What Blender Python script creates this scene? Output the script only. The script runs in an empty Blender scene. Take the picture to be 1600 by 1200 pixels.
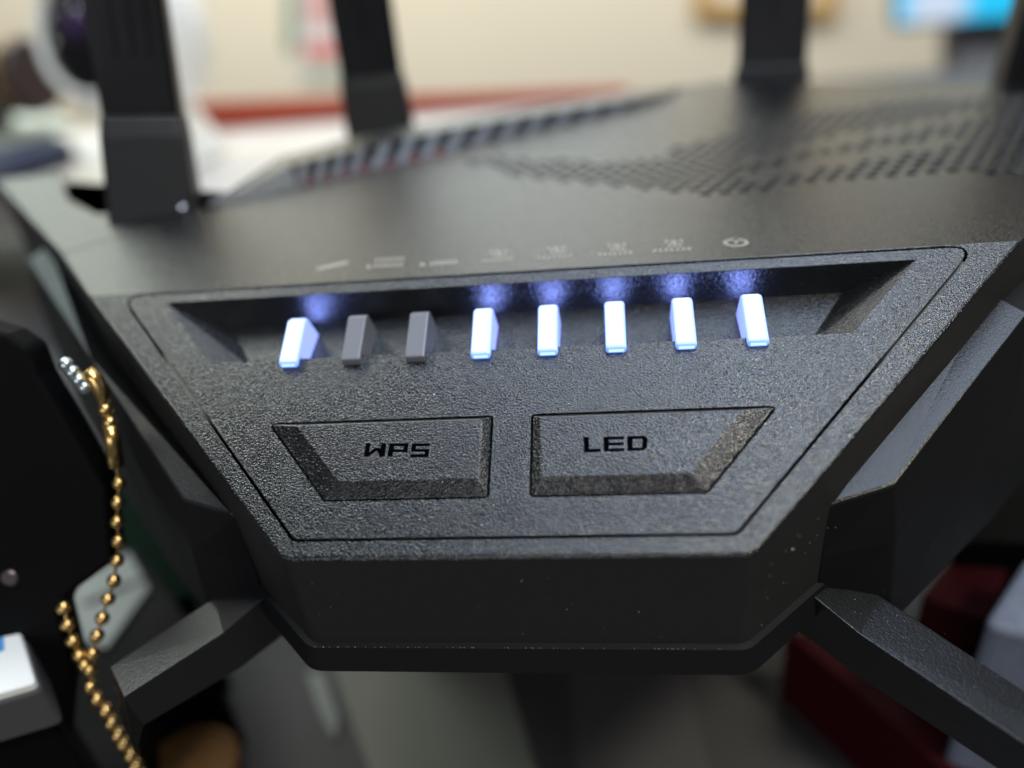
import bpy, bmesh, math, random
from mathutils import Vector, Matrix
from mathutils.geometry import delaunay_2d_cdt
random.seed(7)
SC = bpy.context.scene
COL = SC.collection
MM = 0.001

# ------------------------------------------------------------------ camera
CW = Matrix(((0.99054, 0.03997, 0.131275), (0.091706, 0.518837, -0.84994), (-0.102082, 0.853939, 0.510263)))
CP = Vector((0.010186, -0.080063, 0.033245))
cam = bpy.data.cameras.new('camera')
cam.lens, cam.sensor_width = 27.0, 36.0
cam.clip_start, cam.clip_end = 0.005, 20.0
cam.dof.use_dof = True
cam.dof.focus_distance = 0.0770
cam.dof.aperture_fstop = 7.8
co = bpy.data.objects.new('camera', cam)
co.matrix_world = CW.to_4x4(); co.matrix_world.translation = CP
COL.objects.link(co); SC.camera = co

# ------------------------------------------------------------------ world and lamps
w = bpy.data.worlds.new('World'); SC.world = w; w.use_nodes = True
w.node_tree.nodes['Background'].inputs[0].default_value = (0.92, 0.96, 1.0, 1)
w.node_tree.nodes['Background'].inputs[1].default_value = 0.08
SC.view_settings.view_transform = 'Standard'
SC.view_settings.look = 'None'
SC.view_settings.exposure = 0.0
SC.view_settings.gamma = 1.0


def lamp(name, loc, target, sx, sy, power, color):
    l = bpy.data.lights.new(name, 'AREA'); l.shape = 'RECTANGLE'; l.size, l.size_y = sx, sy
    l.energy, l.color = power, color
    o = bpy.data.objects.new(name, l); o.location = loc
    o.rotation_euler = (Vector(target) - Vector(loc)).to_track_quat('-Z', 'Y').to_euler()
    COL.objects.link(o); return o


for lx in (-0.04, 0.22, 0.50):                      # three ceiling tubes over the table
    lamp('ceiling_lamp_or_fill', (lx, 0.25, 1.15), (lx, 0.25, 0), 0.10, 1.1, 4.7, (0.66, 0.79, 1.0))
lamp('ceiling_lamp_or_fill', (-0.84, 0.74, 1.05), (-0.84, 0.74, 0), 0.5, 0.95, 15, (0.95, 1.0, 0.92))
lamp('ceiling_lamp_or_fill', (-0.25, 1.22, 1.10), (-0.1, 0, 0), 0.6, 0.3, 4.0, (1.0, 0.99, 0.95))  # unseen fill added at ceiling height to brighten the indicator recess
lamp('rear_lamp', (-1.0, 1.12, 0.42), (-0.05, 0, 0), 0.78, 0.62, 1.6, (0.64, 0.95, 1.0))
lamp('rear_lamp', (-0.13, 1.15, 0.42), (0, 0, 0), 0.5, 0.62, 1.2, (0.62, 0.84, 1.0))
lamp('warm_lamp', (0.60, -0.36, 1.0), (0.60, -0.36, 0), 0.20, 0.22, 8.2, (1.0, 0.95, 0.76))
lamp('wall_fill', (-0.08, 0.80, 0.60), (-0.08, 1.3, 0.0), 1.9, 0.25, 9.8, (1.0, 0.95, 0.84))  # unseen fill added to brighten the cream wall
lamp('front_fill', (-0.15, -1.1, 0.36), (0, 0, 0), 0.9, 0.3, 3.2, (0.95, 0.97, 1.0))  # unseen fill added on the camera side for front-facing surfaces

# ------------------------------------------------------------------ helpers
PH = math.radians(28)
C28, S28 = math.cos(PH), math.sin(PH)
PN = Vector((0, -S28, C28))


def ray(u, v):
    return CW @ Vector(((u - 800) / 1200, -(v - 600) / 1200, -1))


def hit(u, v, pt, n):
    """point (mm) where the measured picture position meets the plane (pt in mm, n)"""
    d = ray(u, v); n = Vector(n); c = CP * 1000
    return c + d * ((Vector(pt) - c).dot(n) / d.dot(n))


def onz(u, v, z):
    return hit(u, v, (0, 0, z), (0, 0, 1))


def ony(u, v, y):
    return hit(u, v, (0, y, 0), (0, 1, 0))


def PP(x, v, h=0.0):
    """front panel coordinates (mm): x across, v up the slope, h above the face"""
    return Vector((x, v * C28, v * S28)) + PN * h


def onp(u, v, h=0.0):
    return hit(u, v, PN * h, PN)


def area2(p):
    return sum(p[i][0] * p[(i + 1) % len(p)][1] - p[(i + 1) % len(p)][0] * p[i][1] for i in range(len(p)))


def ccw(p):
    return list(p) if area2(p) > 0 else list(reversed(p))


def offset(p, d):
    """grow (d>0) or shrink a ccw polygon with mitred corners"""
    n, out = len(p), []
    for i in range(n):
        a, b, c = Vector(p[i - 1][:2]), Vector(p[i][:2]), Vector(p[(i + 1) % n][:2])
        e1, e2 = (b - a).normalized(), (c - b).normalized()
        n1, n2 = Vector((e1.y, -e1.x)), Vector((e2.y, -e2.x))
        k = 1 + n1.dot(n2)
        q = b + (n1 + n2) * (d / max(k, 0.35))
        out.append((q.x, q.y))
    return out


def round_poly(p, r, n=4):
    p = ccw(p); m, out = len(p), []
    rs = r if isinstance(r, (list, tuple)) else [r] * m
    for i in range(m):
        a, b, c = Vector(p[i - 1]), Vector(p[i]), Vector(p[(i + 1) % m])
        if rs[i] <= 0: out.append(tuple(b)); continue
        u, v = (a - b).normalized(), (c - b).normalized()
        half = u.angle(v) / 2
        t = min(rs[i] / math.tan(half), (a - b).length * .45, (c - b).length * .45)
        s, e = b + u * t, b + v * t
        for k in range(n + 1):
            f = k / n
            q = s * (1 - f) ** 2 + b * 2 * f * (1 - f) + e * f * f
            out.append((q.x, q.y))
    return out


class MB:
    """collects faces (coordinates in mm, world) and links them as ONE object"""
    def __init__(s): s.v, s.f, s.m, s.sm = [], [], [], []

    def face(s, pts, mi=0, smooth=False):
        i = len(s.v); s.v += [tuple(p) for p in pts]; s.f.append(tuple(range(i, i + len(pts)))); s.m.append(mi); s.sm.append(smooth)

    def strip(s, A, B, mi=0, closed=True, smooth=False):
        n = len(A)
        for i in range(n if closed else n - 1):
            j = (i + 1) % n
            s.face([A[i], A[j], B[j], B[i]], mi, smooth)

    def box(s, c, d, R=None, mi=0):
        c = Vector(c); R = R or Matrix.Identity(3)
        q = [c + R @ Vector((x * d[0] / 2, y * d[1] / 2, z * d[2] / 2)) for z in (-1, 1) for x, y in ((-1, -1), (1, -1), (1, 1), (-1, 1))]
        for f in ((3, 2, 1, 0), (4, 5, 6, 7), (0, 1, 5, 4), (1, 2, 6, 5), (2, 3, 7, 6), (3, 0, 4, 7)):
            s.face([q[k] for k in f], mi)

    def prism(s, bottom, top, mi=0):
        """two matching loops, ccw seen from the top"""
        s.face(top, mi); s.face(list(reversed(bottom)), mi); s.strip(bottom, top, mi)

    def tube(s, pts, r, n=10, mi=0, caps=True, smooth=True):
        rings, up = [], Vector((0, 0, 1))
        rr = r if isinstance(r, (list, tuple)) else [r] * len(pts)
        pts = [Vector(p) for p in pts]
        for i, p in enumerate(pts):
            d = (pts[min(i + 1, len(pts) - 1)] - pts[max(i - 1, 0)]).normalized()
            a = d.cross(up if abs(d.z) < .9 else Vector((1, 0, 0))).normalized(); b = d.cross(a)
            rings.append([p + (a * math.cos(t) + b * math.sin(t)) * rr[i] for t in [2 * math.pi * k / n for k in range(n)]])
        for A, B in zip(rings, rings[1:]): s.strip(A, B, mi, smooth=smooth)
        if caps: s.face(list(reversed(rings[0])), mi); s.face(rings[-1], mi)

    def plate(s, outer, holes, T, depth, bevel=0.1, hole_depth=None, mi=0, bottom=None, steps=1, walls=True, hb=None):
        """flat plate in 2-D with real holes; T(x,y,h) maps it to the world"""
        outer = ccw(outer); holes = [ccw(h) for h in holes]
        hb = min(bevel, .1) if hb is None else hb
        loops = [offset(outer, -bevel)] + [offset(h, hb) for h in holes]
        pts, edges, faces = [], [], []
        for L in loops:
            i = len(pts); pts += [Vector(q) for q in L]; n = len(L)
            faces.append(list(range(i, i + n)))
        vs, es, fs, ov, oe, of = delaunay_2d_cdt(pts, [], faces, 0, 1e-5)
        P3 = [T(q.x, q.y, 0) for q in vs]
        for f, o in zip(fs, of):
            if 0 in o and not any(k in o for k in range(1, len(loops))):
                q = [vs[k] for k in f]
                a = area2(q)
                s.face([P3[k] for k in (f if a > 0 else reversed(f))], mi)
        if walls:
            prev = [T(x, y, 0) for x, y in loops[0]]
            for k in range(1, steps + 1):
                a = k / steps * math.pi / 2
                L = offset(outer, -bevel * (1 - math.sin(a)))
                cur = [T(x, y, -bevel * (1 - math.cos(a))) for x, y in L]
                s.strip(cur, prev, mi, smooth=steps > 1); prev = cur
            s.strip([T(x, y, -depth) for x, y in outer], prev, mi)
        for h, L in zip(holes, loops[1:]):
            hd = hole_depth or depth
            a, b, c = [T(x, y, 0) for x, y in L], [T(x, y, -hb) for x, y in h], [T(x, y, -hd) for x, y in h]
            s.strip(a, b, mi); s.strip(b, c, mi)

    def obj(s, name, mats, parent=None, weld=False, origin=None):
        me = bpy.data.meshes.new(name)
        if not isinstance(mats, (list, tuple)): mats = [mats]
        org = Vector(origin) if origin is not None else (parent.matrix_world.translation * 1000 if parent else Vector((0, 0, 0)))
        me.from_pydata([((Vector(p) - org) * MM)[:] for p in s.v], [], s.f)
        for m in mats: me.materials.append(m)
        me.polygons.foreach_set('material_index', s.m)
        me.polygons.foreach_set('use_smooth', s.sm)
        bm = bmesh.new(); bm.from_mesh(me)
        bmesh.ops.remove_doubles(bm, verts=bm.verts, dist=2e-7)
        if weld: bmesh.ops.recalc_face_normals(bm, faces=bm.faces)
        bm.to_mesh(me); bm.free()
        o = bpy.data.objects.new(name, me); COL.objects.link(o)
        wm = Matrix.Translation(org * MM)
        if parent:
            o.parent = parent
            o.matrix_world = wm
            o.location = org * MM - world_loc(parent)
        else: o.location = org * MM
        WL[o.name] = org * MM
        return o


WL = {}


def world_loc(o): return WL.get(o.name, o.location)


def thing(name, label, cat, loc_mm, group=None):
    o = bpy.data.objects.new(name, None); COL.objects.link(o)
    o.location = Vector(loc_mm) * MM; o.matrix_world = Matrix.Translation(Vector(loc_mm) * MM)
    o.empty_display_size = 0.01
    WL[o.name] = Vector(loc_mm) * MM
    return tag(o, label, cat, group)


def tag(o, label=None, cat=None, group=None, kind=None):
    for k, v in (('label', label), ('category', cat), ('group', group), ('kind', kind)):
        if v: o[k] = v
    return o


def bevel_mesh(o, w_mm, seg=2, mat=-1, angle=25):
    bm = bmesh.new(); bm.from_mesh(o.data)
    es = [e for e in bm.edges if len(e.link_faces) == 2 and e.calc_face_angle(0) > math.radians(angle)]
    bmesh.ops.bevel(bm, geom=es, offset=w_mm * MM, segments=seg, profile=.5, affect='EDGES', material=mat, clamp_overlap=True)
    bm.to_mesh(o.data); bm.free()


# ------------------------------------------------------------------ materials
def base_mat(name, col, rough=.5, metal=0, spec=.5):
    m = bpy.data.materials.new(name); m.use_nodes = True
    b = m.node_tree.nodes['Principled BSDF']
    b.inputs['Base Color'].default_value = (*col, 1); b.inputs['Roughness'].default_value = rough
    b.inputs['Metallic'].default_value = metal; b.inputs['Specular IOR Level'].default_value = spec
    return m


def nd(m, t, **kw):
    n = m.node_tree.nodes.new(t)
    for k, v in kw.items(): setattr(n, k, v)
    return n


def grained(name, col, rough, scale, strength, dist, spec=.5, speck=0.0, detail=2.0, blotch=.12):
    """moulded plastic: fine grain relief, optional painted sparkle specks, slight gloss variation"""
    m = base_mat(name, col, rough, 0, spec); nt = m.node_tree; L = nt.links; b = nt.nodes['Principled BSDF']
    tc = nd(m, 'ShaderNodeTexCoord')
    n1 = nd(m, 'ShaderNodeTexNoise'); n1.inputs['Scale'].default_value = scale; n1.inputs['Detail'].default_value = detail
    n1.inputs['Roughness'].default_value = .6
    L.new(tc.outputs['Object'], n1.inputs['Vector'])
    bp = nd(m, 'ShaderNodeBump'); bp.inputs['Strength'].default_value = strength; bp.inputs['Distance'].default_value = dist
    L.new(n1.outputs['Fac'], bp.inputs['Height']); L.new(bp.outputs['Normal'], b.inputs['Normal'])
    n2 = nd(m, 'ShaderNodeTexNoise'); n2.inputs['Scale'].default_value = 55; n2.inputs['Detail'].default_value = 5
    L.new(tc.outputs['Object'], n2.inputs['Vector'])
    mr = nd(m, 'ShaderNodeMapRange'); mr.inputs[3].default_value = rough - blotch / 2; mr.inputs[4].default_value = rough + blotch / 2
    mr.inputs[1].default_value = .3; mr.inputs[2].default_value = .7
    L.new(n2.outputs['Fac'], mr.inputs[0]); L.new(mr.outputs[0], b.inputs['Roughness'])
    if speck:  # paler specks painted into the colour in place of grain sparkle
        n3 = nd(m, 'ShaderNodeTexNoise'); n3.inputs['Scale'].default_value = scale * .8; n3.inputs['Detail'].default_value = 1
        L.new(tc.outputs['Object'], n3.inputs['Vector'])
        cr = nd(m, 'ShaderNodeMapRange'); cr.inputs[1].default_value = .60; cr.inputs[2].default_value = .75
        L.new(n3.outputs['Fac'], cr.inputs[0])
        mx = nd(m, 'ShaderNodeMix', data_type='RGBA')
        mx.inputs['A'].default_value = (*col, 1); mx.inputs['B'].default_value = (*[min(1, c + speck) for c in col], 1)
        L.new(cr.outputs[0], mx.inputs['Factor']); L.new(mx.outputs['Result'], b.inputs['Base Color'])
    return m


def glow(name, col, strength, rough=.3):
    m = base_mat(name, (.6, .65, .7), rough)
    b = m.node_tree.nodes['Principled BSDF']
    b.inputs['Emission Color'].default_value = (*col, 1); b.inputs['Emission Strength'].default_value = strength
    return m


M_SHELL = grained('grained_black_plastic', (.0050, .0055, .0065), .20, 5200, 1.0, .000094, spec=.8, speck=.004, detail=1.0)
M_BUTTON = grained('button_black_plastic', (.0050, .0055, .0065), .20, 5200, 1.0, .000094, spec=.8, speck=.004, detail=1.0)
M_DECK = M_SHELL
M_WALLS = grained('case_side_plastic', (.022, .021, .021), .55, 2600, .25, .00003, spec=.2)
M_SIDE = grained('shoulder_side_plastic', (.006, .006, .007), .6, 2600, .25, .00003, spec=.2)
M_LOWER = grained('satin_black_plastic', (.010, .010, .0105), .42, 2600, .35, .00005)
M_LEG = grained('leg_dark_grey_plastic', (.010, .010, .011), .32, 3300, .7, .00005, spec=.5, speck=.004)
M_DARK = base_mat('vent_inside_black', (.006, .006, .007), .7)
M_RED = base_mat('vent_inside_red', (.22, .012, .014), .5)
M_FIN = grained('vent_fin_grey_plastic', (.05, .05, .058), .42, 2600, .3, .00004)
M_HINGE = grained('hinge_black_plastic', (.010, .010, .0115), .5, 2600, .3, .00005, spec=.3)
M_ANT = grained('antenna_black_plastic', (.006, .006, .0075), .38, 1500, .1, .00005, spec=.15)
M_PRINT = base_mat('black_lettering', (.0015, .0015, .0025), .9, 0, .0)
M_ICON = base_mat('beige_icon_print', (.29, .27, .23), .6)
M_DUST = base_mat('dust_speck_pale', (.6, .58, .54), .9)
M_LED_OFF = base_mat('unlit_light_pipe', (.21, .215, .25), .22)
M_LED_OFF.node_tree.nodes['Principled BSDF'].inputs['Subsurface Weight'].default_value = .0
M_LED_TOP = glow('lit_light_pipe_top', (.80, .97, 1.0), 1.25)
M_LED_SIDE = glow('lit_light_pipe_side', (.20, .28, 1.0), 1.2)
M_LED_EDGE = glow('light_pipe_edge_bloom', (.10, .27, 1.0), 1.3)  # blue edge emission stands in for bloom around the lit bars
M_LED_FRONT = glow('lit_light_pipe_front', (.20, .32, 1.0), 2.8)
M_LED_BACK = glow('lit_light_pipe_back', (.24, .33, 1.0), 27.0)

# ------------------------------------------------------------------ the table, the wall
TZ = -42.0            # table top, mm


def grid_mat(name, col, rough, scale, ribs=0.0, tone=.1):
    m = base_mat(name, col, rough); nt = m.node_tree; L = nt.links; b = nt.nodes['Principled BSDF']
    tc = nd(m, 'ShaderNodeTexCoord')
    n = nd(m, 'ShaderNodeTexNoise'); n.inputs['Scale'].default_value = scale; n.inputs['Detail'].default_value = 6
    L.new(tc.outputs['Object'], n.inputs['Vector'])
    mx = nd(m, 'ShaderNodeMix', data_type='RGBA')
    mx.inputs['A'].default_value = (*[c * (1 - tone) for c in col], 1); mx.inputs['B'].default_value = (*[min(1, c * (1 + tone)) for c in col], 1)
    L.new(n.outputs['Fac'], mx.inputs['Factor']); L.new(mx.outputs['Result'], b.inputs['Base Color'])
    if ribs:
        wv = nd(m, 'ShaderNodeTexWave', bands_direction='Y'); wv.inputs['Scale'].default_value = ribs; wv.inputs['Distortion'].default_value = .6
        L.new(tc.outputs['Object'], wv.inputs['Vector'])
        bp = nd(m, 'ShaderNodeBump'); bp.inputs['Strength'].default_value = .5; bp.inputs['Distance'].default_value = .0002
        L.new(wv.outputs['Fac'], bp.inputs['Height']); L.new(bp.outputs['Normal'], b.inputs['Normal'])
    return m


M_TABLE = grid_mat('white_laminate', (.60, .565, .52), .4, 30)
M_WALL = grid_mat('cream_wall_paint', (.74, .66, .52), .8, 3, tone=.05)
M_MAT = grid_mat('dark_grey_mat', (.055, .053, .055), .55, 60, ribs=520)

t0, t1 = onz(300, 192, TZ), onz(1000, 146, TZ)     # rear edge of the table
td = (t1 - t0).normalized()
t2 = onz(1095, 141, TZ)
tp = [(-120, 85), (t2.x - 20, 85), (t2.x, t2.y), tuple((t0 - td * 500)[:2]), (-700, 285), (-265, 255), (-178, 170)]
b = MB(); b.plate(tp, [], lambda x, y, h: Vector((x, y, TZ + h)), 30, 2, steps=3); tag(b.obj('table', M_TABLE), kind='structure')
SZ = -100.0           # lower shelf in front of the table, mm
b = MB(); b.plate([(-420, -160), (420, -160), (420, 600), (-420, 600)], [], lambda x, y, h: Vector((x, y, SZ + h)), 25, 2); tag(b.obj('shelf', M_MAT), kind='structure')
b = MB(); b.box((0, 1320, 250), (4200, 40, 2600)); tag(b.obj('wall', M_WALL), kind='structure')
b = MB(); sp_ = round_poly([(-42, 34), (42, 34), (42, 80), (-42, 80)], 4)
b.plate(sp_, [], lambda x, y, h: Vector((x, y, TZ + h)), TZ - SZ, 1, steps=3)
tag(b.obj('display_stand', base_mat('black_stand', (.006, .006, .007), .5)), 'black display stand block carrying the router above the shelf', 'stand')

# ------------------------------------------------------------------ the router
ROUTER = thing('router', 'matte black angular wireless router with a lit row of indicator lights', 'router', (0, 40, TZ))
EDGE_R = [(53, 0), (67.5, 16.5), (108, 58)]
front = [(-21.4, -29.2), (21.7, -29.2)]
outline = front + [(52.6, 0), (67.5, 16.5), (104, 54), (97, 66), (84.5, 72), (50, 90.5), (36, 99.3), (8.7, 94.6),
                   (-39, 75.6), (-51, 63), (-53, 33), (-72, 34.5), (-84, 45), (-99, 66), (-112, 63.5), (-67, 16.5), (-52.6, 0)]
rr = [2.4, 2.4] + [1.2] * (len(outline) - 2)
plan = round_poly(outline, rr)


def ztop(x, y): return 0.0 if y >= 0 else y * math.tan(PH)


def T_case(x, y, h): return Vector((x, y, ztop(x, y) + h))


def inside(p, poly):
    x, y = p; c = False
    for i in range(len(poly)):
        x1, y1 = poly[i - 1]; x2, y2 = poly[i]
        if (y1 > y) != (y2 > y) and x < (x2 - x1) * (y - y1) / (y2 - y1) + x1: c = not c
    return c


panel = round_poly([(-48.0, -.35), (48.0, -.35), (20.4, -31.15), (-20.6, -31.15)], [1.0, 1.0, 1.3, 1.3], 5)
gap = offset(panel, .22)
panel_plan = [(x, v * C28) for x, v in gap]

# hexagonal perforations
region = [tuple(onz(*q, 0)[:2]) for q in ((722, 250), (800, 275), (1060, 300), (1140, 304), (1290, 284), (1600, 268), (1750, 262), (1700, 140), (1600, 148), (1400, 160), (1260, 178), (1080, 226), (900, 252), (800, 246))]
clear = [[tuple(onz(*q, 0)[:2]) for q in s] for s in (((1150, 248), (1330, 206), (1560, 166), (1570, 176), (1350, 220), (1180, 256)),
                                                     ((1130, 278), (1300, 240), (1475, 214), (1500, 224), (1340, 252), (1180, 284)),
                                                     ((860, 238), (1000, 232), (1060, 244), (960, 256)))]
dots = []
PX, PY, RH = 2.55, 2.2, .84
for j in range(-2, 50):
    for i in range(-16, 56):
        x = i * PX + (j % 2) * PX / 2 - 20; y = 14 + j * PY
        if inside((x, y), region) and not any(inside((x, y), c) for c in clear) and inside((x, y), offset(ccw(outline), -4)):
            dots.append([(x + RH * math.cos(math.pi / 3 * k + .52), y + RH * math.sin(math.pi / 3 * k + .52)) for k in range(6)])

b = MB()
crease = 0.0
# the case: crease edge kept straight by splitting the plan into deck and front
deck_poly = [q for q in plan if q[1] > 0.001] + []
ol = plan
def clip(poly, keep_deck):
    out = []
    for i in range(len(poly)):
        a, c = poly[i - 1], poly[i]
        ina, inc = (a[1] >= 0) == keep_deck, (c[1] >= 0) == keep_deck
        if ina != inc:
            t = a[1] / (a[1] - c[1]); out.append((a[0] + (c[0] - a[0]) * t, 0.0))
        if inc: out.append(c)
    return out


BV = .30
top_in = offset(ccw(ol), -BV)
T2 = lambda x, y, h: T_case(x, y, h)
for keep, holes in ((True, dots), (False, [panel_plan])):
    L = clip(top_in, keep)
    b.plate(L, holes, T2, 1, 0.0, hole_depth=1.2 if keep else 1.3, walls=False, hb=.16 if keep else 0.0)
prev = [T_case(x, y, 0) for x, y in top_in]
for k in range(1, 5):
    a = k / 4 * math.pi / 2
    Lk = offset(ccw(ol), -BV * (1 - math.sin(a)))
    # z follows the un-offset outline so the rounding stays even
    cur = [Vector((x, y, ztop(x, y) - BV * (1 - math.cos(a)))) for x, y in Lk]
    b.strip(cur, prev, smooth=True); prev = cur
low = [Vector((x, y, min(-27.2, p.z - .5))) for (x, y), p in zip(offset(ccw(ol), -.25), prev)]
b.strip(low, prev, 1)
b.obj('top_case', [M_SHELL, M_WALLS], ROUTER)

# dark plate under the perforations
b = MB(); q = offset(ccw(clip(top_in, True)), -1.5)
b.face([Vector((x, y, -1.2)) for x, y in q]); b.obj('vent_backing', M_DARK, ROUTER)

# raised rim along the rear left edge of the deck, its inner slope cut into vent fins
RB = [(345, 322), (462, 291), (560, 269), (700, 239), (850, 204), (1000, 170), (1045, 157)]
RT = [(340, 319), (456, 257), (560, 233), (700, 203), (850, 177), (1000, 155), (1045, 151)]
RO = [(318, 325), (438, 245), (560, 212), (700, 188), (850, 163), (1000, 143), (1060, 136)]
RZ = [.4, 3.0, 3.0, 2.8, 2.2, 1.2, .3]
B_ = [onz(*q, .03) for q in RB]; T_ = [onz(*q, z) for q, z in zip(RT, RZ)]; O_ = [onz(*q, z) for q, z in zip(RO, RZ)]
dn = Vector((0, 0, 1))
b = MB()
Oi = [o + (t - o) * .16 for o, t in zip(O_, T_)]
b.strip(T_, [o + dn * .25 for o in Oi], closed=False); b.strip([o + dn * .25 for o in Oi], O_, closed=False)
b.strip(O_, [Vector((p.x, p.y, -7)) for p in O_], closed=False)
b.strip([t - dn * .5 for t in T_], T_, closed=False)
b.face([B_[0], B_[1], T_[1], T_[0]])
b.obj('deck_rim', M_SHELL, ROUTER)
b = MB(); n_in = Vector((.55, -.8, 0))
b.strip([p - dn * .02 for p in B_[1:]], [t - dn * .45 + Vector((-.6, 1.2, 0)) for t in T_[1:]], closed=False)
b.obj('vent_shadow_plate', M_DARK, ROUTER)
b = MB(); b.strip([B_[k].lerp(T_[k], .04) for k in (1, 2, 3)] , [B_[k].lerp(T_[k], .13) for k in (1, 2, 3)], closed=False)
b.obj('red_liner', M_RED, ROUTER)
def along(L, t):
    t *= len(L) - 1; i = min(int(t), len(L) - 2); return L[i].lerp(L[i + 1], t - i)
NF = 18
for k in range(NF):
    t0 = (k + .05) / NF; dt = .44 / NF; sk = .40 / NF
    B0, B1 = along(B_[1:], t0), along(B_[1:], t0 + dt)
    T0, T1 = along(T_[1:], min(1, t0 + sk)), along(T_[1:], min(1, t0 + sk + dt))
    up_ = (B1 - B0).cross(T0 - B0).normalized(); up_ = up_ if up_.z > 0 else -up_
    b = MB(); b.prism([p - up_ * .8 for p in (B0, B1, T1, T0)], [p + up_ * .06 for p in (B0, B1, T1, T0)])
    b.obj('vent_fin', M_FIN, ROUTER, weld=True)

# seam line of the shoulder cover on the left and right of the deck
for s in (-1, 1):
    b = MB()
    a, c = Vector((-67 * s if s < 0 else 67, 16.2, 0)), Vector((52 * s, 31.2, 0))
    a = Vector((66.6 * s, 16.6, 0)); d = (c - a).normalized(); n = Vector((-d.y, d.x, 0))
    b.face([a + n * .16 + Vector((0, 0, .02)), a - n * .16 + Vector((0, 0, .02)), c - n * .16 + Vector((0, 0, .02)), c + n * .16 + Vector((0, 0, .02))][::(1 if s < 0 else -1)])
    b.obj('seam_line', M_DARK, ROUTER, weld=False)

# ---- front panel with its recess and button holes
btn_l = [(-25.75, -18.46), (-1.93, -18.46), (-1.93, -27.3), (-18.3, -27.3)]
btn_r = [(-x, v) for x, v in btn_l]
hole_l, hole_r = round_poly(btn_l, .45, 3), round_poly(btn_r, .45, 3)
rec = [(-41.8, -1.75), (41.8, -1.75), (33.9, -10.5), (-34.2, -10.5)]
b = MB()
T_pan = lambda x, v, h: PP(x, v, h + .04)
b.plate(panel, [hole_l, hole_r], T_pan, 1.4, .12, hole_depth=1.6) if False else None
pb = .06
outer_in = offset(ccw(panel), -pb)
b.plate(outer_in, [offset(hole_l, .0), offset(hole_r, .0), ccw(rec)], T_pan, 1.4, .05, hole_depth=.06, walls=False)
bands = [outer_in, offset(ccw(panel), -pb * .35), ccw(panel)]
b.strip([T_pan(x, v, -pb * .3) for x, v in bands[1]], [T_pan(x, v, 0) for x, v in bands[0]], smooth=True)
b.strip([T_pan(x, v, -pb) for x, v in bands[2]], [T_pan(x, v, -pb * .3) for x, v in bands[1]], smooth=True)
b.strip([T_pan(x, v, -1.3) for x, v in bands[2]], [T_pan(x, v, -pb) for x, v in bands[2]])
for h in (hole_l, hole_r):
    b.strip([T_pan(x, v, -.05) for x, v in ccw(h)], [T_pan(x, v, -1.8) for x, v in ccw(h)])
    b.face([T_pan(x, v, -1.8) for x, v in ccw(h)])
FRONT = b.obj('front_panel', M_SHELL, ROUTER)
# recess: dark rear wall, end facets, sloping floor
b = MB()
O = [T_pan(x, v, -.05) for x, v in rec]
Fb = [PP(-35.0, -3.25, -3.5), PP(35.1, -2.9, -3.5)]
Ff = [PP(30.2, -10.2, -2.2), PP(-30.2, -10.2, -2.2)]
Fr = [PP(33.9, -10.5, -.30), PP(-34.2, -10.5, -.30)]
b.face([O[1], O[0], Fb[0], Fb[1]])                    # rear wall
b.face([Fb[0], Ff[1], Ff[0], Fb[1]])                  # floor
b.face([O[0], O[3], Ff[1], Fb[0]]); b.face([O[1], Fb[1], Ff[0], O[2]])   # end facets
b.face([O[3], O[2], Ff[0], Ff[1]])
r = b.obj('indicator_recess', M_SHELL, ROUTER, weld=True)
bm = bmesh.new(); bm.from_mesh(r.data); bmesh.ops.reverse_faces(bm, faces=[f for f in bm.faces if f.normal.dot(PN) < 0 and abs(f.normal.dot(PN)) > .2]); bm.to_mesh(r.data); bm.free()

# ---- indicator lights
def light_mesh(lit):
    b = MB(); w2 = 1.06
    prof = [(-11.75, .02), (-11.5, .92), (-5.9, .92), (-5.25, .35), (-5.0, -3.48), (-10.15, -2.15), (-10.45, .02)]
    A = [PP(-w2, v, h) for v, h in prof]; B = [PP(w2, v, h) for v, h in prof]
    mats = {0: 4, 1: 0, 2: 0, 3: 3, 4: 1, 5: 1, 6: 1}
    for i in range(len(prof)):
        j = (i + 1) % len(prof); b.face([A[i], B[i], B[j], A[j]], mats[i] if lit else 0)
    b.face(list(reversed(A)), 1 if lit else 0); b.face(B, 1 if lit else 0)
    return b


lit_o = off_o = None
for i in range(8):
    x = (i - 3.5) * 7.05
    lit = i not in (1, 2)
    src = lit_o if lit else off_o
    org = PP(0, -9, 0)
    if src is None:
        o = light_mesh(lit).obj('indicator_light', [M_LED_TOP, M_LED_SIDE, M_LED_EDGE, M_LED_BACK, M_LED_FRONT] if lit else [M_LED_OFF], ROUTER, weld=True, origin=org)
        bevel_mesh(o, .30 if lit else .18, 2, mat=2 if lit else 0)
        if lit: lit_o = o
        else: off_o = o
    else:
        o = src.copy(); COL.objects.link(o); o.parent = ROUTER
    o.location = (org + Vector((x, 0, 0))) * MM - world_loc(ROUTER)
    o['label'] = 'indicator light glowing blue-white' if lit else 'unlit grey indicator light'

# ---- buttons
def button(base, top, H, label):
    b = MB(); base = round_poly(base, 0); 
    inner = offset(ccw(base), -.12)
    top = ccw(top)
    T0 = [PP(x, v, .0) for x, v in inner]
    T1 = [PP(x, v, H) for x, v in top]
    b.face(T1); b.strip(T0, T1); b.strip([PP(x, v, -1.6) for x, v in inner], T0)
    o = b.obj('button', M_BUTTON, ROUTER, weld=True)
    bevel_mesh(o, .13, 3)
    o['label'] = label
    return o


BH = .62
top_l = [(-22.3, -19.1), (-2.93, -19.1), (-3.0, -25.5), (-16.85, -25.5)]
bl = button(btn_l, top_l, BH, 'left button marked WPS')
br = button(btn_r, [(-x, v) for x, v in top_l], BH, 'right button marked LED')


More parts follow.
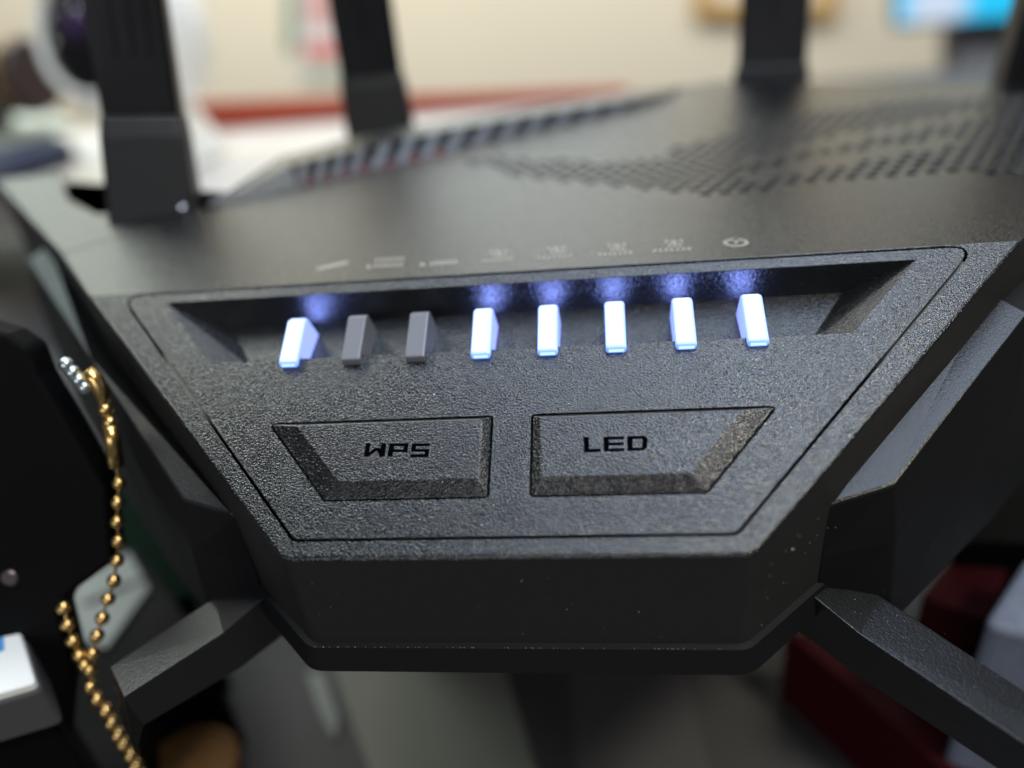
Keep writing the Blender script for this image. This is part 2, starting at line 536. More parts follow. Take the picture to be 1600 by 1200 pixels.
def strokes(parent, polys, sx, sy, sc):
    b = MB()
    for p in polys:
        q = [onp(sx + x / sc, sy + y / sc, BH + .012) for x, y in p]
        if area2([(a.x, a.y) for a in q]) < 0: q.reverse()
        b.face(q)
    return b.obj('lettering', M_PRINT, parent)


WPS = [[(697, 337), (724, 337), (712, 413), (685, 413)], [(712, 413), (700, 400), (750, 363), (776, 363), (785, 385), (755, 380)], [(757, 363), (776, 363), (786, 400), (775, 413)],
       [(785, 337), (814, 337), (802, 413), (772, 413)],
       [(832, 337), (940, 337), (938, 353), (829, 353)], [(829, 353), (857, 353), (847, 413), (819, 413)], [(913, 353), (938, 353), (933, 386), (909, 386)], [(853, 371), (910, 371), (909, 386), (851, 386)],
       [(960, 337), (1063, 337), (1060, 353), (957, 353)], [(957, 353), (983, 353), (981, 369), (954, 369)], [(954, 369), (1058, 369), (1056, 384), (952, 384)], [(1032, 384), (1056, 384), (1053, 399), (1029, 399)], [(951, 399), (1053, 399), (1051, 415), (949, 415)]]
LED = [[(439, 275), (466, 275), (469, 339), (442, 339)], [(442, 339), (529, 336), (529, 353), (442, 356)],
       [(543, 275), (571, 274), (572, 351), (545, 352)], [(571, 274), (650, 272), (650, 288), (571, 289)], [(571, 305), (648, 303), (648, 318), (571, 320)], [(572, 336), (650, 334), (650, 350), (572, 351)],
       [(667, 272), (694, 271), (695, 347), (668, 348)], [(694, 271), (756, 269), (773, 285), (694, 287)], [(747, 285), (774, 285), (770, 331), (744, 332)], [(695, 332), (769, 331), (752, 346), (695, 347)]]
strokes(bl, WPS, 380, 600, 1600 / 440)
strokes(br, LED, 780, 600, 1600 / 480)

# ---- printed symbols above the panel (flat print)
def icon(polys):
    b = MB()
    for p in polys:
        q = [onz(x, y, .02) for x, y in p]
        if area2([(a.x, a.y) for a in q]) < 0: q.reverse()
        b.face(q)
    b.obj('printed_icon', M_ICON, ROUTER)


def dash(x, y, w, h, sk=0): return [(x, y), (x + w, y - w * .06), (x + w + sk, y + h - w * .06), (x + sk, y + h)]
icon([[(492, 424), (500, 416), (546, 407), (542, 413)]])
icon([dash(573 + 2 * 0, 414, 6, 6)] + [dash(586 + k * 8, 404 - k * .4, 5, 5) for k in range(6)] + [dash(584 + k * 8, 413 - k * .4, 5, 5) for k in range(6)])
icon([dash(656, 411, 8, 5)] + [dash(672 + k * 7.5, 409 - k * .5, 5, 6) for k in range(6)])
for cx, cy, wd in ((778, 403, 7), (868, 398, 8), (963, 393, 8), (1052, 387, 9)):
    icon([dash(cx - 13 + k * 7 + (k % 2) * 2, cy - 12 - k * .4 + (k % 3), 4.5, 5) for k in range(4)] + [dash(cx - 8 + k * 8, cy - 5 - k * .4, 5, 4) for k in range(3)] +
         [dash(cx - wd * 3.5 + k * wd, cy + 3 - k * .5, wd * .55, 3.6) for k in range(7)])
ring = []
for k in range(20):
    t0, t1 = 2 * math.pi * k / 20 + .2, 2 * math.pi * (k + 1) / 20 + .2
    ring.append([(1150 + 20 * math.cos(t0), 379 - 6.5 * math.sin(t0)), (1150 + 20 * math.cos(t1), 379 - 6.5 * math.sin(t1)), (1150 + 14 * math.cos(t1), 379 - 4 * math.sin(t1)), (1150 + 14 * math.cos(t0), 379 - 4 * math.sin(t0))])
ring.append([(1147, 372), (1153, 372), (1153, 380), (1147, 380)])
icon(ring)

# ---- lower tray under the case
b = MB()
lowp = clip(offset(ccw(ol), .1), False) + [(50, 20), (-50, 20)]
lowp = round_poly([(-21.5, -29.4), (21.8, -29.4), (52.4, -.4), (50, 40), (-50, 40), (-52.4, -.4)], [2.5, 2.5, 1, 1, 1, 1])
def ringz(d, z): return [Vector((x, y, z)) for x, y in offset(lowp, d)]
R0, R1, R2 = ringz(-.5, -27.15), ringz(.1, -27.4), ringz(.7, -30.2)
R3 = [Vector((p.x * .88, p.y + (40 - p.y) * .10, -38.5)) for p in R2]
b.face(R0); b.strip(R1, R0); b.strip(R2, R1); b.strip(R3, R2); b.face(list(reversed(R3)))
b.obj('base_tray', M_SIDE, ROUTER)

for x in (-34, 34):
    for y in (40, 74):
        b = MB(); b.tube([(x, y, TZ), (x, y, TZ + .5), (x, y, -30)], [4.6, 5, 5], 16, smooth=False); b.obj('rubber_pad', M_DARK, ROUTER)

# ---- shoulder blocks (along the flanks) and feet
def mirror(p, s): return Vector((p[0] * s, p[1], p[2]))
for s in (1, -1):
    o = -5.6
    A, D = onp(1310, 791, -4.9), onp(1398, 757, -4.9)
    B, E2 = onp(1560, 457, -4.9), onp(1602, 493, -4.9)
    dirx = Vector((.68, .73, 0))
    F, G = B + dirx * 48, E2 + dirx * 48
    F.z = B.z + 1.0; G.z = E2.z + 1.0
    A2 = A + (A - B).normalized() * .4 + Vector((-.7, .5, 0)) ; B2 = B + Vector((-.7, .5, 0)); F2 = F + Vector((-.7, .5, 0))
    b = MB()
    top = [A2, D, E2, G, F2, B2]
    bot = []
    for p, k in zip(top, (0, 1, 1, 1, 0, 0)):
        q = Vector(p); q.z = -34
        if k: q += Vector((1.5, -1.5, 0))
        bot.append(q)
    mid = []
    for p, k in zip(top, (0, 1, 1, 1, 0, 0)):
        q = Vector(p); q.z = p.z - 6.5
        if k: q += Vector((.75, -.75, 0))
        mid.append(q)
    top, mid, bot = [[mirror(p, s) for p in L] for L in (top, mid, bot)]
    if s < 0: top, mid, bot = [list(reversed(L)) for L in (top, mid, bot)]
    b.face([top[i] for i in range(6)]); b.strip(mid, top, 1); b.strip(bot, mid, 1); b.face(list(reversed(bot)), 1)
    o_ = b.obj('shoulder_block', [M_LEG, M_SIDE], ROUTER, weld=True)
    bevel_mesh(o_, .3, 2, angle=8)
    # foot
    b = MB()
    i0, i1 = Vector((28.7, -22.0, -27.6)), Vector((33.0, -17.6, -27.6))
    k_ = 1.0 if s < 0 else 1.75
    m0, m1 = i0 + Vector((12.7, -11.0, -3.4)) * k_, i1 + Vector((12.2, -11.6, -3.4)) * k_
    e0, e1 = m0 + Vector((1.0, -1.2, 0)), m1 + Vector((1.0, -1.2, 0)); e0.z = e1.z = -39
    def sec(a, c, t): return [a, c, c + Vector((.7, .9, -1.2)), c + Vector((.7, .9, -t)), a + Vector((.5, 1.0, -t))]
    n0, n1 = i0 + Vector((4.4, -3.8, -1.9)), i1 + Vector((3.4, -3.2, -1.9))
    SS = [sec(i0 + Vector((-2, 2, .9)), i1 + Vector((-2, 2, .9)), 8), sec(n0, n1, 7), sec(m0, m1, 6), sec(e0, e1, .1)]
    SS = [[mirror(p, s) for p in L] for L in SS]
    for P_, Q_ in zip(SS, SS[1:]): b.strip(P_, Q_)
    b.face(SS[0]); b.face(SS[-1])
    o_ = b.obj('lower_arm', M_LEG, ROUTER, weld=True)
    bevel_mesh(o_, .22, 2, angle=12)

# ---- antennas: black blades on hinges behind the deck
def antenna(base, tip_dir, face_dir, w_, t_, length, hinge_h, ribs, fl=1.0):
    base = Vector(base); z = Vector(tip_dir).normalized(); x = Vector(face_dir); x = (x - z * x.dot(z)).normalized(); y = z.cross(x)
    R = Matrix((x, y, z)).transposed()
    P = lambda a, c, d: base + R @ Vector((a, c, d))
    b = MB()
    pr = round_poly([(-w_ / 2 * .97, -t_ / 2), (w_ / 2 * .97, -t_ / 2), (w_ / 2, t_ / 2), (-w_ / 2, t_ / 2)], 1.0, 3)
    L0 = [P(a * 1.12, c - (6.5 * fl if c < 0 else 0), -6) for a, c in pr]; L1 = [P(a, c, hinge_h) for a, c in pr]
    b.prism(L0, [P(a * 1.05, c - (1.6 * fl if c < 0 else 0), hinge_h * .8) for a, c in pr]); b.strip([P(a * 1.05, c - (1.6 * fl if c < 0 else 0), hinge_h * .8) for a, c in pr], L1)
    h = b.obj('antenna', M_HINGE, ROUTER)
    b = MB(); pr2 = offset(pr, -.25)
    L1, L2, L3 = [P(a, c, hinge_h + .1) for a, c in pr2], [P(a, c, length) for a, c in pr2], [P(a * .7, c * .8, length + 4) for a, c in pr2]
    b.strip(L1, L2); b.strip(L2, L3); b.face(L3); b.face(list(reversed(L1)))
    b.obj('blade', M_ANT, h)
    for k in range(ribs):
        b = MB(); xx = (k - (ribs - 1) / 2) * w_ * .2
        b.prism([P(xx - .5, -t_ / 2 - .3, hinge_h + 9), P(xx + .5, -t_ / 2 - .3, hinge_h + 9), P(xx + .7, -t_ / 2 + .4, hinge_h + 9), P(xx - .7, -t_ / 2 + .4, hinge_h + 9)],
                [P(xx - .5, -t_ / 2 - .3, length * .8), P(xx + .5, -t_ / 2 - .3, length * .8), P(xx + .7, -t_ / 2 + .4, length * .8), P(xx - .7, -t_ / 2 + .4, length * .8)])
        b.obj('rib', M_ANT, h, weld=True)
    return h


def ant_at(bpx, tpx, y0, y1, w_, t_, length, hh, ribs, yaw, fl=1.0):
    a, c = ony(*bpx, y0), ony(*tpx, y1)
    antenna(a, c - a, (math.cos(yaw), math.sin(yaw), 0), w_, t_, length, hh, ribs, fl)


ant_at((250, 330), (196, 0), 38, 44, 12.2, 7, 150, 15, 3, .38)
ant_at((592, 190), (562, 0), 88, 92, 13.6, 7, 150, 9, 1, .30, .35)
ant_at((1204, 128), (1212, 0), 99, 103, 14.6, 7, 150, 3, 1, -.25, .3)
ant_at((1606, 163), (1654, 0), 76, 78, 13.6, 7, 150, 3, 1, -.1, .3)
b = MB()
for q in ((182, 293, 31.5), (284, 327, 30.5)):
    c = ony(q[0], q[1], q[2]); b.tube([c + Vector((0, k, 0)) for k in (-.5, 0, .4, .5)], [.1, .45, .6, .6], 10)
# (small metal beads added to stand in for glints on the left hinge)
b.obj('hinge_glint', base_mat('glint_steel', (.75, .76, .78), .15, 1), ROUTER)

# ---- dust on the black plastic
b = MB()
def speck(c, r, n):
    n = Vector(n); t = n.orthogonal().normalized(); u = n.cross(t)
    ps = [c + (t * math.cos(k * 2.09 + r) * r + u * math.sin(k * 2.09 + r) * r) for k in range(3)]
    top = c + n * r * 1.3
    for k in range(3): b.face([ps[k], ps[(k + 1) % 3], top])
for _ in range(20):
    x = random.uniform(-21, 21); z = random.uniform(-27, -17); speck(Vector((x, -29.41 if z > -26.5 else -29.2, z)), random.choice((.02, .025, .03, .055)), (0, -1, 0))
for _ in range(60):
    speck(Vector((random.uniform(-21, 21), -29.55, -27.2)), random.uniform(.03, .07), (0, -.5, .8))
for _ in range(40):
    t = random.random(); speck(Vector((22.2 + 30.4 * t, -29.1 + 29.2 * t, -3 + -13 * (1 - t) - random.uniform(1.5, 9))) + Vector((.25, -.25, 0)), random.choice((.03, .04, .05)), (.7, -.7, 0))
for _ in range(30):
    t = random.random(); k = random.random(); speck(Vector((29.5 + 13 * t + 4 * k, -21.6 - 11.3 * t + 4 * k, -27.5 - 3.4 * t + .03)), random.choice((.03, .04, .06)), (0, 0, 1))
for _ in range(40):
    speck(PP(random.uniform(-18, 18), random.uniform(-31, -12), .03), random.choice((.03, .04)), PN)
sp = onp(1248, 835, -5); speck(Vector((25.6, -25.9, -17.9)) + Vector((.1, -.1, 0)), .16, (.7, -.7, 0))
tag(b.obj('dust', M_DUST, ROUTER), kind='stuff')

# ------------------------------------------------------------------ things on the mat and the table
M_GOLD = base_mat('gold_bead_metal', (.74, .49, .19), .26, 1)
M_STEEL = base_mat('coil_steel', (.62, .70, .72), .3, 1)
M_POUCH = grained('black_leatherette', (.002, .002, .0025), .7, 900, .3, .0001, spec=.1)
M_LITPATCH = grid_mat('lit_patch_grey', (.20, .205, .175), .7, 40)
M_WHITE = grid_mat('white_gloss_plastic', (.86, .86, .83), .35, 30, tone=.04)
M_GREYPL = base_mat('grey_plastic', (.07, .065, .07), .5)
M_REDMAT = grid_mat('dark_red_board', (.040, .003, .005), .6, 80, ribs=520)
M_REDBOX = grid_mat('dark_red_card', (.028, .003, .0045), .55, 80)
for m_ in (M_REDMAT, M_REDBOX): m_.node_tree.nodes['Principled BSDF'].inputs['Specular IOR Level'].default_value = .08
M_GREEN = base_mat('dark_green_plastic', (.003, .010, .006), .9, 0, .05)
M_CLOTH = grid_mat('blue_grey_felt', (.17, .19, .25), .9, 900, tone=.35)
M_CARD = grid_mat('pale_card', (.22, .24, .225), .6, 40)
M_COIN = base_mat('brown_bronze', (.10, .046, .013), .65, 0, .1)


def slab(name, pix, z, mat, label, cat, r=.5, bev=.3, th=None):
    """thing standing on the shelf with its flat top at height z (mm)"""
    th = th or z - SZ
    q = [tuple(onz(x, y, z)[:2]) for x, y in pix]
    b = MB(); b.plate(round_poly(ccw(q), r), [], lambda x, y, h: Vector((x, y, z + h)), th, bev, steps=2)
    c = sum((Vector((*p, z - th)) for p in q), Vector()) / len(q)
    return tag(b.obj(name, mat, origin=c), label, cat)


z0 = SZ
slab('light_patch', [(505, 1000), (775, 1000), (850, 1240), (590, 1240)], SZ + .4, M_LITPATCH, 'greenish grey painted pool of light on the shelf below the front of the router', 'painted light', 1, .1)  # flat sheet coloured as a lit area of the surface
slab('patch', [(890, 1000), (1060, 1000), (1120, 1240), (900, 1240)], SZ + .4, grid_mat('dim_lit_patch', (.085, .08, .085), .6, 40), 'dark grey patch of painted light on the shelf right of the greenish pool', 'painted light', 1, .1)  # second flat sheet, coloured as a dimmer lit area
slab('lit_streak', [(478, 1050), (505, 1050), (528, 1120), (524, 1160), (498, 1110)], SZ + 1.0, M_CARD, 'short pale curved strip of painted light at the left end of the greenish pool', 'strip', .5, .1, .55)  # pale sheet coloured as a lit streak on the surface
slab('red_board', [(1225, 985), (1290, 1040), (1490, 1215), (1620, 1330), (1900, 1260), (1560, 1010)], -82, M_REDMAT, 'dark red board below the lower right arm of the router', 'board')
slab('red_box', [(1440, 930), (1535, 800), (1600, 830), (1545, 968)], -62, M_REDBOX, 'small dark red box behind the lower right arm of the router', 'box', .6, .6)
slab('felt_case', [(1535, 975), (1605, 868), (1800, 880), (1800, 1010), (1640, 1000)], -52, M_CLOTH, 'blue grey felt case at the right edge behind the router arm', 'case', 1.5, 1)
slab('dark_filler', [(1490, 840), (1560, 700), (1640, 560), (1950, 600), (1950, 900), (1600, 845)], -56, M_POUCH, 'added black block filling the dark area behind the small red box at the right edge', 'case', 1.5, 1)  # block added to keep the lit shelf dark behind the red box
slab('green_box', [(180, 700), (250, 790), (300, 930), (200, 960), (130, 800)], -72, M_GREEN, 'dark green box in the shade left of the router', 'box', 1, .5)
slab('black_carton', [(96, 922), (205, 852), (245, 900), (310, 990), (212, 1090), (215, 1280), (40, 1280), (84, 1000)], -68.8, M_POUCH, 'low black carton between the paper card and the lower left arm, near end stretched over the lit shelf', 'carton', 1, .5)  # near end stretched to black out the lit shelf
t = slab('paper_card', [(105, 918), (200, 862), (232, 918), (165, 1012), (128, 1000)], -68, M_CARD, 'pale grey card with a dark fold behind the gold chain', 'card', .3, .1, .7)
b = MB(); q = [onz(*p, -67.9) for p in ((124, 944), (140, 946), (180, 928), (226, 908), (226, 902), (176, 920))]
q = q if area2([(a.x, a.y) for a in q]) > 0 else q[::-1]
b.face(q); b.obj('fold', M_DARK, t, origin=t.location * 1000)
cq = onz(300, 1212, SZ + 18); cr = (onz(374, 1212, SZ + 18) - cq).length
b = MB()
for (r0, h0), (r1, h1) in zip(((1, 0), (1, 1.6), (.97, 2.0), (.88, 2.0), (.86, 1.5), (.3, 1.7), (.28, 2.1)), ((1, 1.6), (.97, 2.0), (.88, 2.0), (.86, 1.5), (.3, 1.7), (.28, 2.1), (.01, 2.2))):
    ra, rb_ = [[cq + Vector((cr * r * math.cos(k * math.pi / 18), cr * r * math.sin(k * math.pi / 18), h)) for k in range(36)] for r, h in ((r0, h0), (r1, h1))]
    b.strip(ra, rb_)
tag(b.obj('medal', M_COIN, origin=cq), 'round brown bronze medal lying near the gold chain below the lower left arm', 'medal')
b = MB(); b.tube([(cq.x, cq.y, SZ), (cq.x, cq.y, cq.z - .05)], [cr * .8, cr * .8], 28, smooth=False)
tag(b.obj('medal_box', M_POUCH, origin=(cq.x, cq.y, SZ)), 'low round black box carrying the brown medal', 'box')

# white topped box at the lower left
q = [onz(*p, -34.0) for p in ((-60, 1000), (28, 976), (56, 1066), (-60, 1100))]
wb = thing('white_box', 'white box with rounded grey sides at the lower left corner', 'box', (q[1].x, q[1].y, z0))
b = MB(); pl = round_poly([(a.x, a.y) for a in q], .6)
b.plate(pl, [], lambda x, y, h: Vector((x, y, -34.0 + h)), 1.0, .3, steps=2); b.obj('lid', M_WHITE, wb)
b = MB(); pl2 = round_poly(offset(ccw([(a.x, a.y) for a in q]), .25), .8)
b.plate(pl2, [], lambda x, y, h: Vector((x, y, -34.8 + h)), 6.2, .8, steps=3); b.obj('body', M_GREYPL, wb)
b = MB(); pl3 = offset(pl2, -.3)
b.plate(round_poly([(a.x - 2, a.y + 1) for a in q], .5), [], lambda x, y, h: Vector((x, y, -41 + h)), -41 - SZ, .3); b.obj('base', M_POUCH, wb)
b = MB(); qq = [onz(*p, -33.98) for p in ((-6, 996), (6, 993), (7, 1016), (-5, 1020))]; b.face(qq if area2([(a.x, a.y) for a in qq]) > 0 else qq[::-1])
b.obj('blue_mark', base_mat('blue_ink', (.08, .3, .65), .5), wb)

# black pouch standing at the left, nearer than the router flank
def leanpt(u, v, off=0.0):
    n = Vector((.25, -.93, .28)).normalized(); return hit(u, v, Vector((-52, -19, -30)) - n * off, n)
pp = [leanpt(u, v, .8) for u, v in ((-160, 470), (10, 522), (44, 545), (62, 590), (120, 690), (165, 770), (176, 880), (108, 930), (92, 960), (112, 1040), (100, 1100), (85, 1260), (95, 1690), (-260, 1640))]
nv = Vector((.25, -.93, .28)).normalized()
b = MB(); back = [p - nv * 5 for p in pp]
if ((pp[1] - pp[0]).cross(pp[2] - pp[1])).dot(nv) < 0: pp, back = pp[::-1], back[::-1]
b.prism(back, pp)
po = tag(b.obj('pouch', M_POUCH, weld=True, origin=leanpt(60, 1000, 3)), 'black leatherette pouch standing at the left edge beside the router', 'pouch')
bevel_mesh(po, .7, 3)
b = MB(); c = leanpt(15, 903, .6)
u_ = nv.orthogonal().normalized(); v_ = nv.cross(u_)
ring0 = [c + (u_ * math.cos(k * .524) + v_ * math.sin(k * .524)) * 1.0 for k in range(12)]
ring1 = [c + nv * .3 + (u_ * math.cos(k * .524) + v_ * math.sin(k * .524)) * .8 for k in range(12)]
b.strip(ring0, ring1, smooth=True); b.face(ring1); b.obj('stud', base_mat('dull_stud_metal', (.16, .13, .13), .35, .8), po, origin=leanpt(60, 1000, 3), weld=True)

# gold ball chain
def chainpt(u, v):
    p = leanpt(u, v, -1.0)
    return p
top_c = chainpt(140, 585)
ch = thing('ball_chain', 'gold ball chain hanging beside the router and over the black pouch edge', 'chain', (top_c.x, top_c.y, z0))
path = [(165, 640), (172, 660), (186, 755), (184, 785), (183, 815), (185, 845), (183, 876), (178, 907), (169, 936), (160, 966), (152, 993), (145, 1021), (140, 1047), (141, 1073), (152, 1092), (166, 1110), (175, 1129), (185, 1148), (194, 1162), (205, 1180), (213, 1197), (222, 1214),
        (100, 949), (106, 976), (114, 1002), (124, 1025), (132, 1040)]
bead = None
pts3 = [chainpt(*q) for q in path]
for i, p in enumerate(pts3):
    if bead is None:
        me = bpy.data.meshes.new('bead'); bm = bmesh.new(); bmesh.ops.create_uvsphere(bm, u_segments=14, v_segments=8, radius=.56 * MM)
        for f in bm.faces: f.smooth = True
        bm.to_mesh(me); bm.free(); me.materials.append(M_GOLD); o = bead = bpy.data.objects.new('bead', me)
    else: o = bead.copy()
    COL.objects.link(o); o.parent = ch; o.location = p * MM - ch.location
    d = (p - CP * 1000).length / 72
    o.scale = (d, d, d) if i > 1 else (d * 1.15,) * 3
for rng in (range(0, 22), range(22, 27)):
    b = MB(); L = [pts3[i] for i in rng]
    b.tube(L, .17, 6); b.obj('link_wire', M_GOLD, ch)
b = MB(); b.tube([chainpt(172, 664), chainpt(176, 690), chainpt(181, 728)], [.85, .9, .9], 14); b.obj('tube_connector', M_GOLD, ch)
b = MB(); b.tube([chainpt(136, 578), chainpt(148, 592), chainpt(158, 612), chainpt(165, 640)], [.75, .95, .85, .5], 12); b.obj('clasp', M_GOLD, ch)
# steel beads at the top end of the chain
sb = None
for u_q, v_q in ((104, 570), (114, 582), (124, 594), (133, 605)):
    p = chainpt(u_q, v_q)
    if sb is None:
        me = bpy.data.meshes.new('steel_bead'); bm = bmesh.new(); bmesh.ops.create_uvsphere(bm, u_segments=14, v_segments=8, radius=.85 * MM)
        for f in bm.faces: f.smooth = True
        bm.to_mesh(me); bm.free(); me.materials.append(M_STEEL); o = sb = bpy.data.objects.new('steel_bead', me)
    else: o = sb.copy()
    COL.objects.link(o); o.parent = ch; o.location = p * MM - ch.location

# ------------------------------------------------------------------ blurred things behind
def rot_to(d):
    return Vector(d).to_track_quat('Z', 'Y').to_matrix()


def lathe(b, c, axis, prof, n=28, mi=0):
    R = rot_to(axis); c = Vector(c); rings = []
    for z, r in prof: rings.append([c + R @ Vector((r * math.cos(2 * math.pi * k / n), r * math.sin(2 * math.pi * k / n), z)) for k in range(n)])
    for A, B in zip(rings, rings[1:]): b.strip(A, B, mi, smooth=True)


# round white camera with a black face
cy = 250.0
cc = ony(198, 62, cy); sx = (ony(300, 62, cy) - ony(60, 62, cy)).length / 2
axis = (Vector((-.22, -.88, .38))).normalized()
WC = thing('security_camera', 'round white camera with a glossy black face on a white stand', 'camera', (cc.x, cc.y, TZ))
b = MB(); R_ = sx
prof = [(-R_ * .98, .01)] + [(-R_ * math.cos(t), R_ * math.sin(t)) for t in [k * math.pi / 20 for k in range(1, 14)]]
prof += [(R_ * .60, R_ * .82), (R_ * .62, R_ * .76), (R_ * .54, R_ * .73)]
lathe(b, cc, axis, prof); b.obj('housing', M_WHITE, WC)
M_BLKGL = base_mat('glossy_black_face', (.008, .007, .009), .12)
b = MB(); lathe(b, cc, axis, [(R_ * .55, R_ * .74), (R_ * .64, R_ * .55), (R_ * .70, R_ * .3), (R_ * .72, .01)]); b.obj('face', M_BLKGL, WC)
b = MB(); lathe(b, cc, axis, [(R_ * .66, R_ * .20), (R_ * .76, R_ * .18), (R_ * .78, R_ * .12), (R_ * .77, .01)]); b.obj('lens', base_mat('purple_coated_glass', (.03, .01, .06), .05), WC)
Rc = rot_to(axis)
for ang, rr_ in ((2.3, .45), (2.9, .52), (3.5, .50)):  # pale discs painted in for light reflections on the black face
    pc_ = cc + Rc @ Vector((R_ * rr_ * math.cos(ang), R_ * rr_ * math.sin(ang), R_ * .64))
    b = MB(); lathe(b, pc_, axis, [(-2, 1.6), (.6, 1.6), (1.2, 1.0), (1.3, .01)], 10); b.obj('painted_glint', base_mat('pale_glint_glass', (.55, .56, .48), .1), WC)
b = MB(); b.tube([(cc.x, cc.y + 2, TZ), (cc.x, cc.y + 2, TZ + 4), (cc.x, cc.y + 2, cc.z - R_ * .8)], [R_ * .78, R_ * .74, R_ * .5], 24); b.obj('stand', M_WHITE, WC)

# brown tube left of it
a, c = ony(-140, 130, 300), ony(58, 118, 285)
tb = thing('brown_tube', 'dark brown cylinder lying level at the far left edge', 'cylinder', (a.x, a.y, TZ))
rad = (ony(20, 66, 290) - ony(20, 176, 290)).length / 2
b = MB(); b.tube([a, c - (c - a).normalized() * 4, c], [rad, rad, rad * .92], 24); b.obj('barrel', base_mat('dark_brown_metal', (.05, .032, .030), .35, .3), tb)
b = MB(); b.tube([c - (c - a).normalized() * 9, c - (c - a).normalized() * 5], [rad * 1.04, rad * 1.04], 24); b.obj('end_ring', base_mat('brass_ring', (.35, .22, .08), .4, .8), tb)
b = MB(); mid_ = a.lerp(c, .35); b.box((mid_.x, mid_.y, (TZ + mid_.z - rad) / 2), (26, 26, mid_.z - rad - TZ + 4)); b.obj('cradle', base_mat('black_cradle', (.01, .01, .012), .5), tb)

# booklets stacked at the left
def lying(name, pix, z, th, mat, label, cat):
    q = [tuple(onz(x, y, z + th)[:2]) for x, y in pix]; b = MB()
    b.plate(ccw(q), [], lambda x, y, h: Vector((x, y, z + th + h)), th, .2)
    c = sum((Vector((*p, z)) for p in q), Vector()) / len(q); return tag(b.obj(name, mat, origin=c), label, cat, 'booklets stacked at the far left')
lying('booklet', [(-120, 320), (40, 262), (112, 238), (60, 205), (-140, 235)], TZ, 3, base_mat('rust_red_cover', (.30, .07, .045), .5), 'rust red booklet at the bottom of the small stack', 'booklet')
lying('booklet', [(-120, 296), (34, 246), (112, 222), (60, 196), (-140, 225)], TZ + 3.0, 7, base_mat('navy_cover', (.008, .018, .06), .5), 'navy blue booklet in the middle of the small stack', 'booklet')
lying('booklet', [(-120, 250), (60, 204), (112, 186), (70, 176), (-140, 190)], TZ + 10.0, 3, base_mat('pale_green_cover', (.50, .56, .48), .5), 'pale green booklet on top of the small stack', 'booklet')

# red strip at the back of the white table
a0_, a1_ = onz(285, 208, TZ), onz(985, 152, TZ)
d_ = (a1_ - a0_).normalized(); hgt = 15
b = MB(); n_ = Vector((-d_.y, d_.x, 0))
b.prism([a0_, a1_, a1_ + n_ * 6, a0_ + n_ * 6], [p + Vector((0, 0, h_)) for p, h_ in ((a0_, hgt), (a1_, 4), (a1_ + n_ * 6, 4), (a0_ + n_ * 6, hgt))])
o = tag(b.obj('red_carton', base_mat('orange_red_card', (.36, .045, .015), .6), origin=a0_), 'long low orange red carton along the rear edge of the white table', 'carton'); bevel_mesh(o, 1, 2)

# poster on the wall
WY = 1299.0
def wallrect(b, x0, y0, x1, y1, dep, y=WY, mi=0):
    p = [ony(x, yy, y) for x, yy in ((x0, y1), (x1, y1), (x1, y0), (x0, y0))]
    b.prism([q + Vector((0, dep, 0)) for q in p], p, mi)
PO = thing('poster', 'white wall poster with red and green blocks left of the middle antenna', 'poster', ony(495, 60, WY))
b = MB(); wallrect(b, 466, -140, 545, 126, 3, WY - 3); b.obj('sheet', base_mat('poster_white', (.70, .70, .68), .6), PO, weld=True)
b = MB(); wallrect(b, 446, -140, 462, 80, 3, WY - 3); b.obj('green_strip', base_mat('poster_green', (.18, .28, .20), .6), PO, weld=True)
for y0, y1, col in ((-30, 40, (.62, .36, .34)), (66, 92, (.62, .12, .10)), (108, 122, (.40, .46, .34))):
    b = MB(); wallrect(b, 474, y0, 545, y1, 1, WY - 4.2); b.obj('printed_block', base_mat('poster_ink', col, .6), PO, weld=True)

# picture frame, only its lower edge in view
FR = thing('picture_frame', 'golden wooden picture frame hanging on the cream wall', 'frame', ony(1195, -60, WY))
M_FR = base_mat('gold_wood', (.52, .30, .08), .45)
y_ = WY - 18
for x0, y0, x1, y1 in ((1086, 4, 1308, 26), (1086, -190, 1306, -168), (1086, -168, 1106, 4), (1288, -168, 1308, 4)):
    b = MB(); wallrect(b, x0, y0, x1, y1, 17, y_); b.obj('frame_bar', M_FR, FR, weld=True)
b = MB(); wallrect(b, 1104, -170, 1290, 6, 5, y_ + 9); b.obj('picture', base_mat('picture_paper', (.66, .62, .55), .6), FR, weld=True)

# monitor with a bright cyan picture
MY = 800.0
MO = thing('monitor', 'flat monitor showing a bright cyan picture on a grey stand', 'monitor', ony(1535, 175, MY))
def mrect(b, pts, y, dep):
    p = [ony(u, v, y) for u, v in pts]; b.prism([q + Vector((0, dep, 0)) for q in p], p)
M_SCR = bpy.data.materials.new('cyan_screen'); M_SCR.use_nodes = True
bs = M_SCR.node_tree.nodes['Principled BSDF']; bs.inputs['Base Color'].default_value = (.01, .01, .01, 1); bs.inputs['Roughness'].default_value = .3
tc = nd(M_SCR, 'ShaderNodeTexCoord'); gr = nd(M_SCR, 'ShaderNodeTexGradient', gradient_type='SPHERICAL'); mp_ = nd(M_SCR, 'ShaderNodeMapping')
pc = ony(1465, 5, MY) - ony(1535, 175, MY)
mp_.inputs['Location'].default_value = (-pc.x * MM / .038, 0, -pc.z * MM / .05); mp_.inputs['Scale'].default_value = (1 / .038, 0, 1 / .05)
M_SCR.node_tree.links.new(tc.outputs['Object'], mp_.inputs['Vector']); M_SCR.node_tree.links.new(mp_.outputs[0], gr.inputs[0])
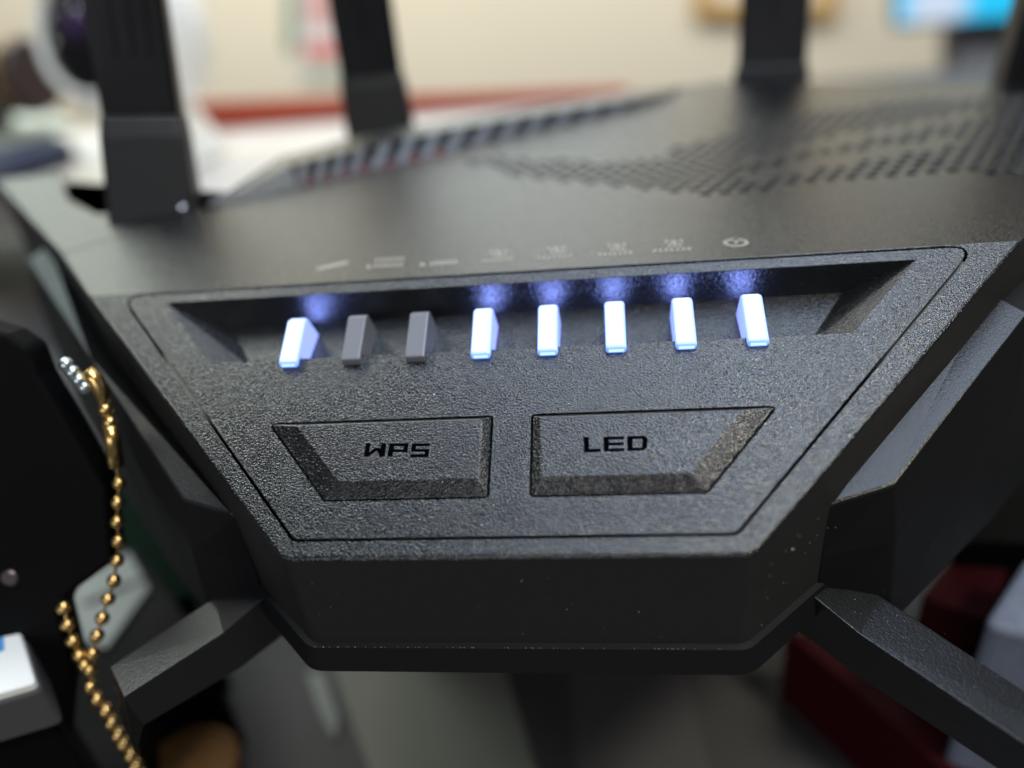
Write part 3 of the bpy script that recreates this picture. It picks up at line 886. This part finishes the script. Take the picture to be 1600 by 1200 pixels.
mx = nd(M_SCR, 'ShaderNodeMix', data_type='RGBA'); mx.inputs['A'].default_value = (.015, .60, 1, 1); mx.inputs['B'].default_value = (.62, .72, .88, 1)
rp = nd(M_SCR, 'ShaderNodeMapRange'); rp.inputs[2].default_value = .55
M_SCR.node_tree.links.new(gr.outputs['Fac'], rp.inputs[0]); M_SCR.node_tree.links.new(rp.outputs[0], mx.inputs['Factor'])
M_SCR.node_tree.links.new(mx.outputs['Result'], bs.inputs['Emission Color']); bs.inputs['Emission Strength'].default_value = 1.0
b = MB(); mrect(b, ((1402, 38), (1640, 22), (1640, -180), (1402, -170)), MY, 2); b.obj('screen', M_SCR, MO, weld=True)
b = MB(); mrect(b, ((1399, 46), (1650, 28), (1650, -190), (1399, -180)), MY + 2.2, 18); b.obj('bezel', base_mat('monitor_grey_bezel', (.16, .16, .17), .5), MO, weld=True)
b = MB(); mrect(b, ((1486, 66), (1640, 60), (1640, 30), (1486, 36)), MY + 21, 25); b.obj('stand_head', base_mat('monitor_dark', (.012, .013, .022), .5), MO, weld=True)
b = MB(); mrect(b, ((1500, 200), (1600, 200), (1590, 58), (1497, 62)), MY + 30, 25); b.obj('stand', base_mat('monitor_grey_stand', (.30, .31, .36), .4), MO, weld=True)
sd_z = ony(1550, 200, MY).z
b = MB(); b.plate([(ony(1550, 200, MY).x - 300, MY - 150), (ony(1550, 200, MY).x + 300, MY - 150), (ony(1550, 200, MY).x + 300, MY + 250), (ony(1550, 200, MY).x - 300, MY + 250)], [], lambda x, y, h: Vector((x, y, sd_z + h)), 25, 2)
tag(b.obj('side_desk', grid_mat('grey_desk_top', (.18, .17, .16), .5, 20)), kind='structure')
b = MB(); mrect(b, ((1482, 170), (1498, 170), (1498, 60), (1482, 62)), MY + 36, 25); b.obj('stand_edge', base_mat('monitor_stand_side', (.10, .09, .09), .5), MO, weld=True)

SC.cycles.use_denoising = True
SC.cycles.denoising_prefilter = 'ACCURATE'
SC.cycles.max_bounces = 6
SC.cycles.caustics_reflective = False
SC.cycles.caustics_refractive = False
